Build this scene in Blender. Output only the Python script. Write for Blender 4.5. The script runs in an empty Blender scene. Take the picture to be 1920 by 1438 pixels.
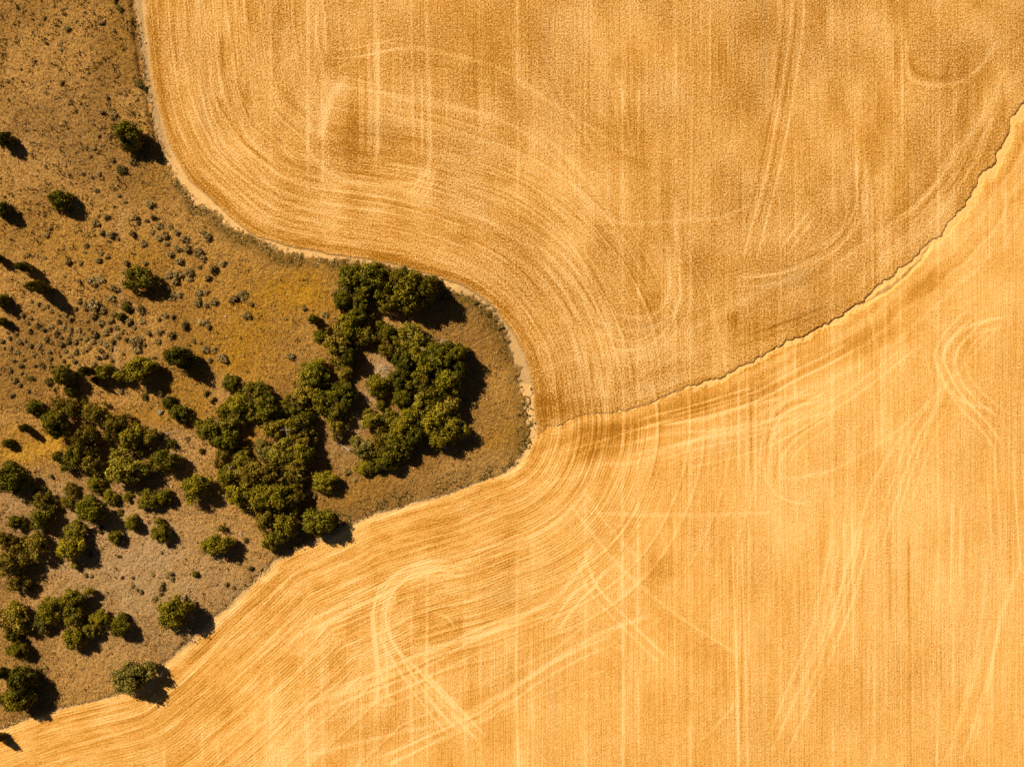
import bpy, math, random
import numpy as np
from mathutils import Vector

S = bpy.context.scene
# ---------------------------------------------------------------- camera
H = 200.0                                  # height of the drone above the ground
cam_d = bpy.data.cameras.new("camera")
cam_d.sensor_width = 36.0
cam_d.lens = 37.5                          # 192 m of ground across the frame
cam_d.clip_end = 9000
cam = bpy.data.objects.new("camera", cam_d)
S.collection.objects.link(cam)
cam.location = (0, 0, H)
cam.rotation_euler = (0, 0, 0)
S.camera = cam

# ---------------------------------------------------------------- light
SUN_EL = math.radians(42)
SH = Vector((0.76, -0.65, 0)).normalized()           # way the shadows fall
world = bpy.data.worlds.new("World")
S.world = world
world.use_nodes = True
wn = world.node_tree
sky = wn.nodes.new("ShaderNodeTexSky")
sky.sky_type = 'NISHITA'
sky.sun_disc = False
sky.sun_elevation = SUN_EL
sky.sun_rotation = math.atan2(-SH.x, -SH.y)
sky.air_density = 0.22
sky.dust_density = 0.4
sky.ozone_density = 0.0
wn.links.new(sky.outputs[0], wn.nodes["Background"].inputs[0])
wn.nodes["Background"].inputs[1].default_value = 0.05
sun_d = bpy.data.lights.new("sun", 'SUN')
sun_d.energy = 4.8
sun_d.angle = math.radians(0.5)
sun_d.color = (1.0, 0.87, 0.68)
sun = bpy.data.objects.new("sun", sun_d)
S.collection.objects.link(sun)
ldir = Vector((SH.x * math.cos(SUN_EL), SH.y * math.cos(SUN_EL), -math.sin(SUN_EL)))
sun.rotation_euler = ldir.to_track_quat('-Z', 'Y').to_euler()
sun.location = (-120, 100, 150)
S.view_settings.view_transform = 'Standard'
S.view_settings.look = 'None'
S.view_settings.exposure = 0.74
S.view_settings.gamma = 1.0

# ---------------------------------------------------------------- helpers
RNG = np.random.default_rng(7)
random.seed(7)
PX = 0.1


def W(px, py):
    return (px - 960) * PX, (719 - py) * PX


class VNoise:
    """2-D value noise on a random lattice, range 0..1"""
    def __init__(self, seed, n=257):
        self.n = n
        self.t = np.random.default_rng(seed).random((n, n)).astype(np.float32)

    def __call__(self, x, y):
        n = self.n
        xi = np.floor(x).astype(np.int64); yi = np.floor(y).astype(np.int64)
        fx = (x - xi).astype(np.float32); fy = (y - yi).astype(np.float32)
        fx = fx * fx * (3 - 2 * fx); fy = fy * fy * (3 - 2 * fy)
        x0 = xi % n; x1 = (xi + 1) % n; y0 = yi % n; y1 = (yi + 1) % n
        t = self.t
        a = t[y0, x0] * (1 - fx) + t[y0, x1] * fx
        b = t[y1, x0] * (1 - fx) + t[y1, x1] * fx
        return a * (1 - fy) + b * fy


def fbm(seed, x, y, o=3):
    r = 0; a = 1; s = 0
    for k in range(o):
        r = r + a * VNoise(seed + k)(x * 2 ** k + 17.3 * k, y * 2 ** k + 5.1 * k)
        s += a; a *= 0.5
    return r / s


def sstep(a, b, x):
    t = np.clip((x - a) / (b - a), 0, 1)
    return t * t * (3 - 2 * t)


def catmull(pts, k=4):
    p = [np.array(q, float) for q in pts]
    p = [2 * p[0] - p[1]] + p + [2 * p[-1] - p[-2]]
    out = []
    for i in range(1, len(p) - 2):
        for j in range(k):
            t = j / k
            out.append(0.5 * ((2 * p[i]) + (-p[i-1] + p[i+1]) * t
                       + (2 * p[i-1] - 5 * p[i] + 4 * p[i+1] - p[i+2]) * t * t
                       + (-p[i-1] + 3 * p[i] - 3 * p[i+1] + p[i+2]) * t ** 3))
    out.append(p[-2])
    return np.array(out)


def to_world(pts):
    a = np.array(pts, float)
    return np.stack([(a[:, 0] - 960) * PX, (719 - a[:, 1]) * PX], 1)


def poly_dist(P, X, Y):
    """distance, arc length, side (+ = right of travel) to an open polyline"""
    best = np.full(X.shape, 1e9, np.float64); arc = np.zeros(X.shape); side = np.ones(X.shape)
    s0 = 0.0
    for i in range(len(P) - 1):
        ax, ay = P[i]; bx, by = P[i + 1]
        dx, dy = bx - ax, by - ay
        L2 = dx * dx + dy * dy
        L = math.sqrt(L2)
        t = np.clip(((X - ax) * dx + (Y - ay) * dy) / L2, 0, 1)
        ex = X - (ax + t * dx); ey = Y - (ay + t * dy)
        d = ex * ex + ey * ey
        m = d < best
        best = np.where(m, d, best)
        arc = np.where(m, s0 + t * L, arc)
        cr = dx * ey - dy * ex
        side = np.where(m, np.where(cr > 0, -1.0, 1.0), side)
        s0 += L
    return np.sqrt(best), arc, side


def inside(P, X, Y):
    r = np.zeros(X.shape, bool)
    n = len(P)
    for i in range(n):
        x0, y0 = P[i]; x1, y1 = P[(i + 1) % n]
        if y0 == y1:
            continue
        c = ((y0 > Y) != (y1 > Y)) & (X < (x1 - x0) * (Y - y0) / (y1 - y0) + x0)
        r ^= c
    return r


# ---------------------------------------------------------------- the outlines of the place
FIELD_EDGE = [(266, -60), (272, 0), (276, 50), (280, 100), (288, 160), (297, 200), (310, 250), (332, 300),
    (350, 330), (374, 354), (400, 377), (437, 411), (475, 440), (510, 453), (550, 464), (600, 473), (665, 482),
    (740, 495), (805, 515), (865, 535), (915, 567), (952, 610), (980, 657), (995, 700), (1000, 737),
    (1006, 790), (1002, 822), (985, 860), (954, 885), (912, 901), (850, 926), (804, 939), (756, 953),
    (683, 977), (644, 997), (586, 1022), (530, 1049), (480, 1096), (440, 1132), (400, 1168), (362, 1205),
    (325, 1238), (288, 1268), (250, 1297), (190, 1313), (100, 1335), (50, 1352), (0, 1370), (-80, 1396)]
SCRUB_EDGE = [(244, -60), (249, 0), (254, 50), (260, 100), (269, 160), (279, 200), (291, 250), (307, 300),
    (322, 332), (342, 357), (365, 384), (397, 405), (428, 426), (475, 450), (508, 465), (545, 480), (600, 486),
    (665, 492), (740, 503), (805, 522), (840, 543), (890, 560), (927, 595), (948, 640), (964, 680), (971, 710),
    (978, 750), (987, 805), (986, 825), (972, 851), (943, 885), (900, 901), (845, 920), (804, 933), (749, 948),
    (676, 972), (638, 991), (580, 1016), (524, 1043), (472, 1090), (433, 1126), (392, 1163), (355, 1198),
    (320, 1231), (284, 1262), (247, 1292), (190, 1308), (100, 1329), (50, 1346), (0, 1364), (-80, 1390)]
GULLY = [(2000, 120), (1960, 150), (1910, 201), (1898, 218), (1891, 235), (1884, 255), (1875, 280), (1866, 300), (1852, 318),
    (1840, 326), (1833, 334), (1826, 348), (1817, 366), (1812, 380), (1804, 392), (1793, 402), (1779, 417), (1771, 430),
    (1760, 443), (1748, 449), (1737, 456), (1729, 463), (1721, 472), (1712, 480), (1705, 491), (1696, 497), (1683, 504), (1674, 513),
    (1664, 523), (1655, 527), (1641, 539), (1632, 552), (1619, 565), (1607, 570), (1593, 580), (1580, 589), (1568, 595), (1556, 604),
    (1545, 609), (1533, 613), (1523, 619), (1512, 627), (1504, 630), (1488, 634), (1472, 641), (1461, 650),
    (1446, 657), (1436, 663), (1422, 666), (1410, 677), (1398, 680), (1385, 687), (1372, 692), (1360, 700), (1351, 709), (1342, 711), (1326, 713),
    (1310, 717), (1297, 721), (1285, 723), (1270, 730), (1258, 737), (1247, 741), (1210, 755), (1185, 765),
    (1155, 772), (1120, 772), (1090, 775), (1067, 786), (1052, 797), (1025, 796), (1015, 807), (1004, 813)]
GULLY_SIDE = [(1742, 458), (1733, 470), (1724, 485), (1708, 503), (1690, 520), (1672, 535), (1657, 546), (1640, 555), (1624, 566)]

FE = to_world(catmull(FIELD_EDGE)); SE = to_world(catmull(SCRUB_EDGE)); GU = to_world(GULLY)


def far_ends(P):
    return np.vstack([[P[0][0] - 60, 3000], P, [-3000, P[-1][1] - 900]])


FEx, SEx = far_ends(FE), far_ends(SE)
CLOSE = np.array([[-4000, -1000], [-4000, 3000]])

# ---------------------------------------------------------------- ground grid
STEP = 0.2


def axis(half):
    f = np.arange(-half, half + 1e-6, STEP)
    o = []; x = half; d = STEP
    while x < 2600:
        d *= 1.35; x += d; o.append(x)
    o = np.array(o)
    return np.concatenate([-o[::-1], f, o])


gx, gy = axis(103), axis(78)
NX, NY = len(gx), len(gy)


def coarse_idx(n):
    i = np.arange(0, n, 3)
    if i[-1] != n - 1:
        i = np.append(i, n - 1)
    return i


cx_i, cy_i = coarse_idx(NX), coarse_idx(NY)
CX, CY = np.meshgrid(gx[cx_i], gy[cy_i])


def up(A):
    """bilinear from the coarse tensor grid to the fine one"""
    def mat(A, cpos, fpos):
        j = np.clip(np.searchsorted(cpos, fpos, side='right') - 1, 0, len(cpos) - 2)
        t = (fpos - cpos[j]) / (cpos[j + 1] - cpos[j])
        return A[:, j] * (1 - t) + A[:, j + 1] * t
    B = mat(A, gx[cx_i], gx)
    return mat(B.T, gy[cy_i], gy).T


def sdf(P):
    d, s, _ = poly_dist(P, CX, CY)
    ins = inside(np.vstack([P, CLOSE]), CX, CY)     # scrub side
    return up(np.where(ins, -d, d)), up(s)


X, Y = np.meshgrid(gx, gy)
dF, sF = sdf(FEx)
dS, sS = sdf(SEx)
_d, _s, _sd = poly_dist(GU, CX, CY)
gl = up(_d * -_sd)           # travelling SW along the gully: left = SE bank -> positive
sG = up(_s)
GLEN = float(np.sum(np.hypot(*np.diff(GU, axis=0).T)))
PXX = X / PX + 960; PYY = 719 - Y / PX        # photo pixels of every ground point (for laying out the tracks)

# edges wander a little
n1 = VNoise(11); n2 = VNoise(12); n3 = VNoise(13); n4 = VNoise(14)
dFw = dF + (n1(X * .5, Y * .5) - .5) * .45 + (n2(X * 2.6, Y * 2.6) - .5) * .18
dSw = dS + ((n3(X * .45, Y * .45) - .5) * 1.1 + (n4(X * 1.9, Y * 1.9) - .5) * 1.2) * np.where(PYY > 850, .35, 1.0)
jag = (VNoise(21)(sG * .55, sG * 0 + .5) - .5) * .7 + (VNoise(22)(sG * 1.3, sG * 0 + .5) - .5) * .6 + (VNoise(24)(X * 2.2, Y * 2.2) - .5) * .4
glj = gl + jag
dSw = dSw - .45 * (PYY < 560) - .4 * ((PYY >= 560) & (PYY < 860) & (PXX > 860)) * (.4 + 1.2 * VNoise(15)(sS / 2.5, sS * 0))
upper = gl < 0
infield = sstep(-.15, .15, dFw)

# ---------------------------------------------------------------- relief
broad = (fbm(31, X / 46 + 9, Y / 46 + 4, 2) - .5) * 1.3
rough = (VNoise(33)(X * .8, Y * .8) - .5) * .22 + (VNoise(34)(X * 2.1, Y * 2.1) - .5) * .16
scrub_w = 1 - sstep(-.8, .4, dSw)
Z = broad + rough * scrub_w
# wash-out gully: steep bank on the north-west, sandy floor rising to the south-east
gend = sstep(GLEN + 2, GLEN - 2, sG) if False else (1 - sstep(GLEN - .6, GLEN, sG))
depth = (.14 + .26 * VNoise(35)(sG * .13, sG * 0 + 3)) * (1 - .72 * sstep(GLEN - 40, GLEN - 22, sG)) * gend
width = .62 + .62 * (1 - sstep(20, 70, sG)) + .5 * VNoise(36)(sG * .2, sG * 0 + 7) - .45 * sstep(GLEN - 40, GLEN - 20, sG)
prof = np.where(glj < 0, 0, np.where(glj < .2, glj / .2, .62 * np.exp(-np.maximum(glj - .3, 0) / .28) + .38 * np.clip(1 - (glj - .3) / (width + .8), 0, 1)))
prof = np.where((sG > GLEN - .5) | (sG < .05), 0, prof)
Z = Z - depth * prof
_d2, _s2, _sd2 = poly_dist(to_world(GULLY_SIDE), CX, CY)
q2 = up(_d2 * -_sd2) + (VNoise(23)(X * .9, Y * .9) - .5) * .4
e2 = up(((_s2 > .05) & (_d2 < 3)).astype(float))
Z = Z - .20 * e2 * np.where(q2 < 0, 0, np.clip(np.minimum(q2 / .22, 1 - (q2 - .3) / .5), 0, 1))
# ditch and low bank along the scrub side of the left margin
top_part = 1 - sstep(250, 330, PYY) * (PXX < 420) - (PXX >= 420)
top_part = np.clip(top_part, 0, 1) * (PXX < 420)
nd = VNoise(37)(sS * .5, sS * 0 + 2)
Z = Z - top_part * (.45 + .25 * nd) * np.exp(-((dS + .25 + (nd - .5) * .5) / .45) ** 2)
Z = Z + top_part * .22 * np.exp(-((dS - .9) / .6) ** 2)
# ploughed edge of the field stands a hand above the margin
Z = Z + .10 * sstep(-.1, .25, dFw)

# ---------------------------------------------------------------- pattern of straw, tracks and soil (surface colour; the scrub edge strip also paints in shade)
tone = np.zeros_like(X)       # + paler straw, - more orange stubble
grey = np.zeros_like(X)       # bare grey soil showing
rut = np.zeros_like(X)


def box(P, m):
    x0, y0 = P.min(0) - m; x1, y1 = P.max(0) + m
    i0, i1 = np.searchsorted(gx, [x0, x1]); j0, j1 = np.searchsorted(gy, [y0, y1])
    return slice(j0, j1), slice(i0, i1)


def track(pts, amp, w=.35, soft=1.0, rutd=0.0, off=0.0, seed=0, dark=0.0):
    P = to_world(catmull(pts, 5))
    sl = box(P, 3 + abs(off))
    d, s, sd = poly_dist(P, X[sl], Y[sl])
    q = d * sd - off
    L = float(np.sum(np.hypot(*np.diff(P, axis=0).T)))
    fade = sstep(0, 3, s) * (1 - sstep(L - 3, L, s))
    br = .75 + .5 * VNoise(400 + seed)(X[sl] * .35, Y[sl] * .35)
    m = np.exp(-(q / w) ** 2) * fade * br * (d < 2.9 + abs(off))
    tone[sl] += amp * m
    rut[sl] += rutd * m
    if dark:
        tone[sl] -= dark * np.exp(-((q - w * 1.5) / (w * .7)) ** 2) * fade * br * (d < 2.9 + abs(off))


# combine passes running up and down the picture, in pairs of wheel marks
wob = (VNoise(41)(X / 9, Y / 26) - .5) * .5
for k in range(-6, 14):
    for b in (773, 802):
        xw = (b + 98.5 * k - 960) * PX
        st = np.random.default_rng(3100 + k * 2 + (b > 780)).uniform(.15, 1.2) * .05 + np.random.default_rng(3000 + k * 2 + (b > 780)).uniform(.2, 1.15) * .27 * fbm(500 + k * 2 + (b > 780), X * 0 + k * 7.7, Y / 17, 2) ** 1.5 * 1.6
        tone += st * np.exp(-((X + wob - xw) / .24) ** 2) * sstep(9, 16, dF) * (.5 + VNoise(42)(X / 2, Y / 2))
for k, (b, y0, y1, a, w) in enumerate([(708, -50, 300, .22, .5), (1076, -50, 330, .16, .3), (1086, -50, 360, .2, .28), (1108, -50, 220, .2, .3),
        (606, 150, 360, .2, .8), (580, 190, 330, .14, .5), (1372, -50, 260, .12, .25), (1266, 0, 480, .14, .5), (1281, 0, 420, .1, .4),
        (1610, 120, 420, .14, .35), (1622, 120, 400, .1, .3), (1382, 1000, 1480, .26, .22), (1389, 1000, 1480, -.16, .2), (1495, 1000, 1300, -.12, .3),
        (1640, 950, 1450, .14, .35), (1616, 950, 1450, -.1, .4), (1704, 1000, 1450, -.12, .3), (1598, 800, 1300, .12, .5), (905, 60, 420, .12, .5), (1050, 0, 350, .08, .5)]):
    wv = (VNoise(600 + k)(X * 0 + k, Y / 15) - .5) * .5
    m = sstep(y0 - 30, y0 + 30, PYY) * (1 - sstep(y1 - 30, y1 + 30, PYY)) * (.4 + .9 * VNoise(640 + k)(X / 3, Y / 3))
    tone += a * m * np.exp(-((X + wv - (b - 960) * PX) / w) ** 2)
# grey sparse strips where the soil shows
for k, (b, y0, y1, a, w) in enumerate([(1030, -50, 190, .55, 1.1), (1428, -50, 260, .5, 1.2), (1722, 270, 400, .6, 1.4), (1032, 1230, 1440, .5, 1.2),
        (1425, 1030, 1420, .4, 1.5), (381, 110, 250, .6, 1.1), (1030, 230, 380, .35, 1.6), (1845, 1000, 1230, .35, 2.2), (1860, 0, 70, .5, 2.0), (520, 230, 300, .4, 1.5)]):
    wv = (VNoise(700 + k)(X * 0 + k, Y / 9) - .5) * 2.0
    m = sstep(y0 - 60, y0 + 40, PYY) * (1 - sstep(y1 - 40, y1 + 60, PYY)) * (.3 + 1.0 * fbm(740 + k, X / 2.5, Y / 6, 2))
    grey += .65 * a * m * np.exp(-((X + wv - (b - 960) * PX) / w) ** 2)

TR = [  # photo polylines, paleness, half width, rut depth
    ([(1485, -40), (1480, 60), (1467, 150), (1452, 240), (1432, 340), (1406, 430), (1392, 490)], .25, .32, .08),
    ([(1509, -40), (1503, 60), (1491, 150), (1476, 240), (1455, 340), (1432, 430), (1415, 500)], .25, .32, .08),
    ([(1497, -40), (1491, 60), (1478, 150), (1463, 240), (1443, 340), (1418, 430)], -.22, .22, .08),
    ([(1474, -40), (1468, 60), (1457, 150), (1441, 240), (1421, 340), (1396, 430)], -.22, .22, .05),
    ([(1600, 120), (1604, 300), (1606, 400), (1575, 460), (1510, 497), (1440, 515), (1380, 512)], .2, .3, .04),
    ([(1582, 330), (1585, 410), (1555, 450), (1495, 478)], .18, .3, .03),
    ([(1262, 400), (1276, 510), (1266, 580), (1225, 612), (1160, 616), (1100, 590)], .17, .4, .03),
    ([(1250, 470), (1250, 560), (1205, 592), (1130, 585)], .13, .4, .02),
    ([(1698, 60), (1702, 140), (1735, 158), (1790, 157), (1840, 122), (1875, 60)], .22, .5, .04),
    ([(1702, 90), (1712, 130), (1745, 146), (1790, 142)], -.22, .6, 0),
    ([(610, 138), (690, 103), (760, 92), (840, 104), (940, 132), (1020, 185), (1100, 235), (1200, 300)], .14, .5, .02),
    ([(700, 170), (790, 196), (900, 210), (1000, 245), (1075, 310), (1140, 400), (1170, 500)], .13, .6, .02),
    ([(560, 250), (610, 320), (700, 345), (780, 340), (806, 300), (800, 230)], .18, .5, .03),
    ([(655, 140), (625, 175), (608, 220), (600, 270)], .34, .9, .02),
    ([(1895, 110), (1850, 200), (1800, 280), (1730, 370), (1640, 440), (1560, 500)], .14, .4, .03),
    ([(1880, 180), (1840, 250), (1790, 320), (1720, 400)], -.14, .4, .03),
    ([(900, 150), (960, 180), (1010, 260), (1090, 345)], -.06, 1.6, 0), ([(1090, 200), (1130, 240), (1170, 290), (1230, 320)], -.08, 1.3, 0),
    ([(880, 1062), (800, 1074), (740, 1103), (722, 1150), (742, 1212), (800, 1272), (868, 1340)], .24, .4, .03),
    ([(840, 1056), (755, 1080), (706, 1120), (697, 1180), (712, 1260), (740, 1330)], .2, .4, .03),
    ([(690, 1130), (700, 1190), (705, 1260)], .18, .4, .02),
    ([(770, 1238), (815, 1290), (866, 1342)], .2, .4, .02), ([(740, 1250), (790, 1300), (845, 1355)], .15, .4, .02),
    ([(560, 1330), (680, 1275), (770, 1235), (900, 1190), (1010, 1140), (1075, 1085), (1120, 1010)], .2, .6, .02),
    ([(560, 1420), (700, 1385), (860, 1342), (1000, 1262), (1120, 1190), (1230, 1150)], .18, .6, .02),
    ([(812, 1154), (832, 1154), (848, 1168), (850, 1190)], .32, .22, .02),
    ([(640, 1240), (740, 1222), (860, 1200), (960, 1170)], .12, .5, .02),
    ([(1060, 930), (1110, 1000), (1180, 1080), (1280, 1160), (1390, 1230)], .17, .45, .02), ([(1085, 900), (1135, 980), (1210, 1060)], .12, .45, .02),
    ([(1440, 1420), (1500, 1290), (1560, 1150), (1600, 1020), (1640, 900), (1700, 800)], .16, .45, .02),
    ([(1470, 1420), (1530, 1290), (1585, 1160), (1628, 1020)], .13, .35, .02),
    ([(1300, 1400), (1360, 1340), (1385, 1300)], .16, .4, .02),
    ([(1800, 1440), (1850, 1280), (1880, 1150), (1915, 1050)], .15, .5, .02), ([(1770, 1440), (1825, 1280), (1860, 1150)], .12, .5, .02),
    ([(1900, 590), (1820, 610), (1770, 650), (1765, 705), (1800, 750), (1870, 770)], .2, .45, .03),
    ([(1880, 610), (1815, 632), (1788, 668), (1795, 715), (1840, 745)], .14, .4, .02),
    ([(1480, 790), (1440, 830), (1432, 880), (1460, 930), (1530, 950)], .15, .4, .02),
    ([(1620, 560), (1640, 640), (1636, 740), (1650, 860)], .12, .5, .02),
    ([(1440, 900), (1560, 880), (1690, 800), (1790, 700), (1880, 600)], .12, .5, .02),
    ([(1240, 795), (1290, 790), (1350, 777), (1400, 762), (1480, 742)], .22, .4, .02),
    ([(1180, 830), (1260, 812), (1340, 806), (1420, 792), (1520, 770)], .16, .4, .02),
    ([(1040, 850), (1120, 828), (1210, 800), (1300, 768)], .18, .35, .02),
    ([(1160, 860), (1300, 825), (1450, 800), (1560, 770)], .12, .5, .02), ([(1100, 960), (1200, 965), (1330, 965), (1460, 960)], .12, .5, .02),
]
TR2 = []
for ln in """.34 .22 1000,452 1053,502 1090,552 1108,602 1126,648 1132,700|.24 .3 985,470 1030,512 1066,560 1086,612 1098,660 1104,712|.2 .25 1010,420 1080,480 1118,545 1140,605 1150,660
.34 .2 1270,480 1274,530 1275,558 1263,596 1234,634 1202,654 1164,656 1130,648|.18 .22 1290,440 1296,520 1292,580 1268,622 1225,660 1170,676|.16 .4 1250,440 1256,520 1246,570 1215,596 1164,596
.16 .5 1060,340 1102,380 1140,411 1205,420 1280,412 1350,408 1420,376|-.4 .2 1366,568 1366,630|-.4 .2 1373,572 1373,632|-.5 .22 1381,575 1380,628|-.25 .25 1395,631 1440,616 1490,598 1560,570|-.2 .2 1380,650 1440,632 1500,606 1590,566
.3 .22 1605,290 1606,340 1605,384 1582,429 1537,474 1478,507 1416,519 1370,517|-.25 .25 1592,380 1584,436 1545,470 1500,490|.22 .2 1520,390 1490,430 1460,468|.22 .2 1534,398 1502,442 1470,484|.2 .2 1506,384 1476,424 1448,454|.18 .2 1550,404 1520,446 1486,490
.34 .2 1616,330 1617,410|-.3 .28 1610,325 1611,405|.24 .2 1625,300 1626,470|.22 .2 1636,340 1636,560|.2 .2 1651,360 1651,590|-.22 .2 1641,380 1641,560|.24 .22 1664,420 1664,520
.24 .22 1819,262 1790,320 1756,370 1700,430|-.22 .2 1830,268 1800,325 1764,378|.22 .22 1845,262 1815,322 1778,378 1730,432|.18 .2 1858,240 1838,290 1800,345|.2 .25 1870,170 1855,225 1830,285
.4 .2 835,1048 790,1054 755,1066 737,1079 711,1104 702,1133 700,1171 705,1203 708,1286 706,1330|.42 .2 860,1070 791,1072 753,1091 734,1117 723,1152 727,1190 750,1228 778,1272 823,1332 860,1372|.28 .2 880,1062 800,1062 760,1078 726,1108 713,1150 716,1200 735,1240
.34 .22 784,1246 804,1267 864,1330 920,1390|.3 .22 600,1336 619,1327 689,1298 759,1270 824,1236 887,1200 950,1177 1040,1150|.22 .2 600,1300 680,1270 770,1232 860,1196 940,1160|.18 .2 590,1360 690,1322 800,1270 900,1222 1000,1180
.3 .25 700,1424 778,1391 871,1349 918,1324 998,1267 1070,1225 1150,1190|.22 .2 720,1440 800,1398 890,1352 960,1310|.18 .2 880,1290 960,1256 1040,1216 1110,1160
.34 .25 1040,1190 1062,1158 1090,1123 1110,1104 1140,1060|.28 .25 1095,1030 1103,1062 1125,1107 1200,1184 1260,1240|.2 .22 1050,1140 1078,1105 1092,1070
.32 .22 560,1170 600,1152 655,1122 711,1098 780,1062 860,1040 960,1015|.22 .22 540,1200 620,1164 690,1128 730,1108
.34 .22 1830,590 1791,625 1768,667 1781,705 1804,744 1855,799 1880,840|.24 .22 1860,590 1815,628 1790,668 1800,712 1830,750 1880,790|.22 .22 1752,640 1752,667 1762,721 1745,780 1720,818 1687,915 1668,977 1650,1040|.22 .2 1778,700 1758,760 1735,810 1702,905 1684,970
-.22 .18 1540,742 1520,750 1481,760 1452,786 1436,844 1432,899|-.2 .18 1560,770 1539,786 1494,815 1465,844 1455,876 1454,920|.26 .2 1546,746 1524,755 1486,766 1458,791 1443,846 1440,902|.24 .2 1560,778 1500,818 1472,848 1462,880
.4 .2 1190,790 1240,775 1300,760 1362,741 1420,724|.42 .2 1230,800 1300,786 1413,754 1494,712 1560,680 1610,650|.26 .2 1220,850 1300,825 1413,799 1481,770 1560,728|.2 .2 1280,880 1400,850 1500,806 1620,730 1720,650
.3 .2 1356,740 1356,850|.34 .22 1385,700 1385,900|.26 .2 1416,690 1416,960|-.24 .2 1408,730 1408,900|.22 .2 1490,640 1490,760|-.2 .16 1636,640 1637,820|-.2 .16 1642,640 1644,820|.22 .2 1652,640 1654,860|.26 .2 1611,640 1611,720
.28 .25 577,-40 577,90|.34 .25 610,10 609,110|.36 .26 679,130 679,290|.4 .26 708,60 708,300|.3 .22 774,140 775,300|.3 .22 806,130 808,310|.26 .25 439,-40 440,60|-.26 .5 417,50 417,150
.4 .2 788,300 789,321 778,350 759,368|.4 .2 814,310 814,328 803,357 781,390|.34 .2 610,109 661,108 716,98 745,91 770,100|.34 .22 578,205 580,245 570,258|.2 .2 431,268 405,284|.2 .2 470,288 425,312
.24 .25 390,110 398,180 430,235 470,290 530,330 600,352 700,366 820,392 930,440|.2 .22 372,160 392,230 425,280 470,325 540,362 640,386 760,400|-.22 .4 400,170 425,220 460,268 500,305|.22 .22 345,100 355,170 380,240 420,300 480,350 560,390 660,410
.3 .2 1897,835 1905,960 1915,1080|.2 .25 1860,830 1872,960 1880,1080|.24 .2 1783,930 1783,1150|-.2 .18 1704,1000 1705,1240|-.2 .18 1668,980 1669,1180|.22 .2 1598,960 1600,1240|.3 .18 1372,1000 1380,1240 1384,1460|.24 .2 1403,960 1404,1250
.2 .25 1560,1000 1545,1080 1520,1180 1480,1280 1440,1380|.18 .25 1590,1040 1570,1130 1540,1230 1500,1330|.2 .25 1620,970 1590,1100 1550,1200|.16 .3 1850,1050 1835,1200 1790,1380|.16 .3 1880,1120 1855,1280 1820,1420
.2 .25 1010,80 1040,150 1075,220 1120,290|.18 .3 770,175 880,205 985,250 1050,310 1090,370|.18 .3 850,330 950,360 1040,420 1100,500|-.2 .5 930,330 985,350 1040,395|.2 .25 1150,120 1170,200 1190,300|.18 .22 1180,-40 1182,200|.22 .22 1330,-40 1331,180|.2 .22 1555,-40 1556,160|.2 .2 1690,40 1692,330|.18 .2 1760,200 1762,330""".replace("\n", "|").split("|"):
    q = ln.split()
    TR2.append((float(q[0]), float(q[1]), [tuple(float(v) for v in c.split(',')) for c in q[2:]]))
for k, (pts, a, w, rd) in enumerate(TR):
    track(pts, a * 1.25, w * .7, rutd=rd, seed=k)
for k, (a, w, pts) in enumerate(TR2):
    track(pts, a * 1.1, w, rutd=.02 if a > 0 else .03, seed=200 + k)
    if a > .19 and max(abs(pts[0][0] - pts[-1][0]), abs(pts[0][1] - pts[-1][1])) > 60:     # the other wheel of the pair
        track(pts, a * .75, w, rutd=.02, off=1.7 if k % 2 else -1.7, seed=300 + k)
Z -= rut * .8

# headland rounds that follow the edge of the scrub, and rows along the gully
near = np.exp(-np.maximum(dF, 0) / 11.0)
sj = sF * .05
lane = VNoise(51)(dF * 1.15 + 3, sj) * .55 + VNoise(52)(dF * 2.6 + 9, sj * 1.7) * .45
lane = .5 + .5 * np.tanh((lane - .5) * 4.5)
tone += (lane - .5) * (.04 + .33 * near) * sstep(0, .6, dF)
for k, q in enumerate((2.1, 4.3, 6.9, 8.1, 10.6, 11.6, 15.1, 16.3, 18.4, 19.9, 22.6, 24.1, 27.2, 28.6, 31.4, 33.0, 36.2, 37.7, 41.0, 42.4)):
    wq = (VNoise(900 + k)(sF / 12, dF * 0 + q) - .5) * .8
    m = sstep(.35, .7, VNoise(930 + k)(sF / 14, dF * 0 + q)) * (1 - sstep(20, 46, dF) * .6)
    tone += .28 * m * np.exp(-((dF + wq - q) / .19) ** 2) * (.5 + VNoise(960 + k)(X / 2, Y / 2)) - .14 * m * np.exp(-((dF + wq - q - .45) / .25) ** 2)
for q, a, w in ((3.2, .16, .35), (5.6, .15, .35), (9.3, .17, .4), (12.6, .2, .45), (13.9, .13, .35), (17.2, .14, .5), (21.5, .1, .5), (26, .09, .5), (31, .08, .5)):
    tone += a * (.3 + 1.0 * VNoise(int(60 + q))(sF / 7, dF * 0 + q)) * np.exp(-((dF + (VNoise(55)(sF / 9, dF * 0 + q) - .5) * .9 - q) / w) ** 2)
ng = np.exp(-np.abs(gl) / 9.0)
lane2 = VNoise(56)(gl * .9 + 40, sG * .05)
tone += (lane2 - .5) * .5 * ng * (1 - .8 * np.exp(-dF / 6)) * (np.abs(gl) > 1)
for q, a in ((4.2, .16), (6.8, .2), (9.8, .14), (-3.6, .12), (-6.4, .1), (-10.5, .1)):
    tone += a * (.3 + VNoise(int(80 + q))(sG / 7, sG * 0)) * np.exp(-((gl + (VNoise(57)(sG / 8, sG * 0 + q) - .5) * 1.2 - q) / .4) ** 2)

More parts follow.
